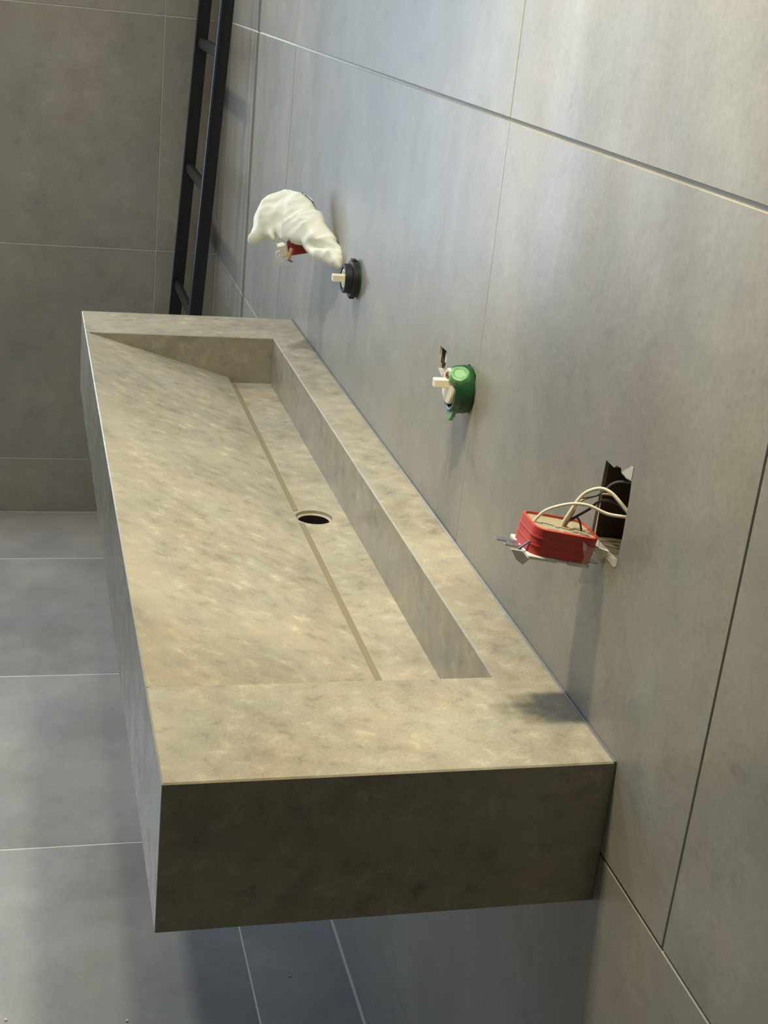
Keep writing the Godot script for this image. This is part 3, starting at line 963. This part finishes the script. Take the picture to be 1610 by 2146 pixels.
# ------------------------------------------------------------------ red socket box pulled out of the wall
func build_red_outlet() -> void:
	var t := thing("red_socket_box", "red socket box with white frame hanging by its wires from the cut-out", "socket", Vector3(-0.042, 1.0305, -0.114))
	# box axes: X along the body away from nothing in particular, tilted 10 degrees up towards the room
	var xf := Transform3D(Basis(Vector3(0, 0, 1), -0.175), Vector3.ZERO)
	var hx := 0.0325
	var hz := 0.024
	var st := new_st()
	# rounded shell, open at the top: outer wall, lip and inner wall
	var outer := rounded(hx, hz, 0.011)
	var inner := rounded(hx - 0.0022, hz - 0.0022, 0.009)
	var n := outer.size()
	for i in n:
		var j := (i + 1) % n
		var mid := (outer[i] + outer[j]) * 0.5
		var on := Vector3(mid.x / hx, 0, mid.y / hz).normalized()
		var f := func(p: Vector2, y: float) -> Vector3: return xf * Vector3(p.x, y, p.y)
		quad(st, f.call(outer[i], -0.0125), f.call(outer[j], -0.0125), f.call(outer[j], 0.0127), f.call(outer[i], 0.0127), xf.basis * on)
		quad(st, f.call(outer[i], 0.0127), f.call(outer[j], 0.0127), f.call(inner[j], 0.0132), f.call(inner[i], 0.0132), xf.basis.y)
		quad(st, f.call(inner[i], 0.0132), f.call(inner[j], 0.0132), f.call(inner[j], -0.0125), f.call(inner[i], -0.0125), xf.basis * -on)
		# two shallow ribs round the shell
		for y in [-0.004, 0.004]:
			var oi := outer[i] * 1.012
			var oj := outer[j] * 1.012
			quad(st, f.call(oi, y - 0.0008), f.call(oj, y - 0.0008), f.call(oj, y + 0.0008), f.call(oi, y + 0.0008), xf.basis * on)
			quad(st, f.call(oi, y + 0.0008), f.call(oj, y + 0.0008), f.call(outer[j], y + 0.0009), f.call(outer[i], y + 0.0009), xf.basis.y)
			quad(st, f.call(oi, y - 0.0008), f.call(oj, y - 0.0008), f.call(outer[j], y - 0.0009), f.call(outer[i], y - 0.0009), -xf.basis.y)
	part("red_shell", st, M.red, t)
	st = new_st()
	prism(st, inner, xf * Vector3(0, 0.0108, 0), xf.basis.x, xf.basis.z, xf.basis.y, 0.02)
	part("insert", st, M.device, t, "beige back of the insert filling the red shell")
	st = new_st()
	for k in 3:
		cbox(st, Vector3(-0.019 + k * 0.016, 0.0095, -0.013), Vector3(-0.007 + k * 0.016, 0.0116, 0.015), 0.0006, xf)
	part("terminal_block", st, M.device, t)
	# white carrier frame below, in stepped pieces
	st = new_st()
	cbox(st, Vector3(-hx - 0.001, -0.0165, -hz - 0.001), Vector3(-0.004, -0.0125, hz + 0.002), 0.001, xf)
	cbox(st, Vector3(-0.006, -0.0158, -hz), Vector3(0.008, -0.0128, hz + 0.0005), 0.001, xf)
	cbox(st, Vector3(0.006, -0.0165, -hz - 0.001), Vector3(hx - 0.004, -0.0125, hz + 0.002), 0.001, xf)
	part("carrier_frame", st, M.white, t)
	# steel mounting strip: ears at both ends, with a bent claw
	st = new_st()
	cbox(st, Vector3(-hx - 0.023, -0.0138, -0.009), Vector3(-hx + 0.002, -0.0124, -0.002), 0.0004, xf)
	cbox(st, Vector3(-hx - 0.018, -0.0138, 0.002), Vector3(-hx + 0.002, -0.0124, 0.008), 0.0004, xf)
	cbox(st, Vector3(-hx - 0.013, -0.0146, -0.002), Vector3(-hx - 0.008, -0.0126, 0.004), 0.0004, xf)
	part("mounting_ear", st, M.steel, t, "bare steel ear with notches at the outer end")
	st = new_st()
	cbox(st, Vector3(hx - 0.006, -0.0145, 0.004), Vector3(hx + 0.010, -0.0132, 0.014), 0.0004, xf)
	part("mounting_strip", st, M.steel, t, "bare steel strip end by the cut-out")
	st = new_st()
	tube(st, [xf * Vector3(-hx - 0.006, -0.013, 0.013), xf * Vector3(-hx + 0.001, -0.002, 0.0165)], 0.0011, 4, 8)
	part("claw_screw", st, M.steel, t)
	st = new_st()
	prism(st, PackedVector2Array([Vector2(-0.012, 0), Vector2(0.006, 0), Vector2(0.009, -0.006), Vector2(0.004, -0.013), Vector2(-0.004, -0.009)]), xf * Vector3(-hx, -0.0155, 0.010), xf.basis.x, xf.basis.y, xf.basis.z, 0.002)
	part("frame_tab", st, M.white, t, "white plastic tab below the outer end")
	# wires, in the scene's coordinates
	var p := t.position
	var wires := [
		["white_cable", M.ivory, 0.0015, [Vector3(-0.0668, 1.0446, -0.115), Vector3(-0.0576, 1.0564, -0.1135), Vector3(-0.0435, 1.0633, -0.1102), Vector3(-0.0314, 1.0666, -0.1061), Vector3(-0.0203, 1.0666, -0.1009), Vector3(-0.0092, 1.0632, -0.0943), Vector3(-0.002, 1.0622, -0.0899), Vector3(0.012, 1.0625, -0.0832)]],
		["white_cable", M.ivory, 0.0017, [Vector3(-0.0386, 1.035, -0.115), Vector3(-0.0369, 1.0452, -0.1141), Vector3(-0.0332, 1.0545, -0.1132), Vector3(-0.0266, 1.0678, -0.113), Vector3(-0.0201, 1.0764, -0.1108), Vector3(-0.0105, 1.0814, -0.1065), Vector3(-0.003, 1.0805, -0.1003), Vector3(0.0035, 1.0749, -0.0926), Vector3(0.012, 1.0652, -0.0816)]],
		["copper_wire", M.copper, 0.0011, [Vector3(-0.036, 1.040, -0.113), Vector3(-0.0283, 1.056, -0.115), Vector3(-0.0259, 1.0605, -0.1175), Vector3(-0.0194, 1.0655, -0.119), Vector3(-0.008, 1.0696, -0.1186), Vector3(0.0005, 1.0715, -0.1183), Vector3(0.012, 1.0708, -0.1152)]],
		["grey_wire", M.grey_wire, 0.0010, [Vector3(-0.024, 1.069, -0.114), Vector3(-0.0084, 1.0722, -0.114), Vector3(-0.0027, 1.0805, -0.109), Vector3(-0.001, 1.0873, -0.1026), Vector3(0.0026, 1.0924, -0.095), Vector3(0.012, 1.0953, -0.084)]],
		["black_wire", M.black_wire, 0.0013, [Vector3(-0.0373, 1.0405, -0.115), Vector3(-0.0353, 1.0437, -0.115), Vector3(-0.0266, 1.0516, -0.1121), Vector3(-0.0159, 1.0606, -0.1091), Vector3(-0.0113, 1.067, -0.1068), Vector3(-0.0057, 1.0712, -0.1033), Vector3(-0.0001, 1.072, -0.0984), Vector3(0.0054, 1.0705, -0.0927), Vector3(0.012, 1.0643, -0.0837)]],
		["black_wire", M.black_wire, 0.0009, [Vector3(-0.0266, 1.0516, -0.1121), Vector3(-0.0226, 1.047, -0.111), Vector3(-0.0190, 1.0345, -0.110)]]]
	for w in wires:
		st = new_st()
		var pts := []
		for q in w[3]:
			pts.append(q - p)
		tube(st, pts, w[2], 48, 12)
		part(w[0], st, w[1], t)
	# clear film torn off the frame
	st = new_st()
	var rng := RandomNumberGenerator.new()
	rng.seed = 8
	var grid := []
	for i in 7:
		var row := []
		for j in 7:
			var s := i / 6.0
			var v := j / 6.0
			row.append(Vector3(lerpf(0.016, 0.040, s) + rng.randf_range(-0.0015, 0.0015), lerpf(0.006 - s * 0.012, -0.034 - s * 0.004, v) + rng.randf_range(-0.001, 0.001), 0.026 + sin(s * 5.0 + v * 3.0) * 0.003 + rng.randf_range(-0.0012, 0.0012)))
		grid.append(row)
	for i in 6:
		for j in 6:
			quad(st, grid[i][j], grid[i + 1][j], grid[i + 1][j + 1], grid[i][j + 1], Vector3(0, 0, 1))
	part("plastic_film", st, M.film, t, "crinkled clear film at the wall end")
	st = new_st()
	prism(st, PackedVector2Array([Vector2(0.0, 0.0), Vector2(0.014, -0.002), Vector2(0.017, -0.006), Vector2(0.012, -0.0095), Vector2(0.001, -0.005)]), xf * Vector3(hx - 0.002, 0.004, 0.020), xf.basis.x, xf.basis.y, xf.basis.z, 0.004)
	part("frame_tab", st, M.ivory, t, "ivory tab at the wall end")

func rounded(hx: float, hz: float, r: float) -> PackedVector2Array:
	var p := PackedVector2Array()
	for q in [[1, 1, 0.0], [-1, 1, PI / 2], [-1, -1, PI], [1, -1, PI * 1.5]]:
		for i in 9:
			var a: float = q[2] + PI / 2 * i / 8
			p.append(Vector2(q[0] * (hx - r) + cos(a) * r, q[1] * (hz - r) + sin(a) * r))
	return p

# ------------------------------------------------------------------ crumbs on the floor
func build_crumbs() -> void:
	var rng := RandomNumberGenerator.new()
	rng.seed = 21
	var crumbs := [
		[Vector3(-0.5345, 0, -0.7106), "white plaster crumb in the photo's bottom left corner"], [Vector3(-0.3585, 0, -0.6853), "white plaster crumb on the floor below the basin's near corner"],
		[Vector3(-0.47, 0, -1.70), "tiny white crumb on the floor beside the basin's long face"], [Vector3(-0.0971, 0, -0.7519), "tiny white crumb between the two floor joints under the basin"],
		[Vector3(-0.4582, 0, -2.0521), "tiny white crumb on the floor, farthest from the viewer"]]
	for c in crumbs:
		var p: Vector3 = c[0]
		var r: float = 0.0022 if p.z > -1.0 and p.x < -0.2 else 0.0014
		var st := new_st()
		var prof := []
		for i in 7:
			var a := PI * i / 6
			prof.append(Vector2(-cos(a) * r * 0.6 + r * 0.6, maxf(0.0, sin(a) * r * rng.randf_range(0.8, 1.2))))
		lathe(st, prof, Vector3.ZERO, Vector3.UP, 12, 0.25)
		var mi := part(numbered("plaster_crumb"), st, M.plaster, self)
		mi.position = p
		mi.rotation.y = rng.randf() * TAU
		mi.set_meta("label", c[1])
		mi.set_meta("category", "crumb")
		mi.set_meta("group", "plaster crumbs on the floor")
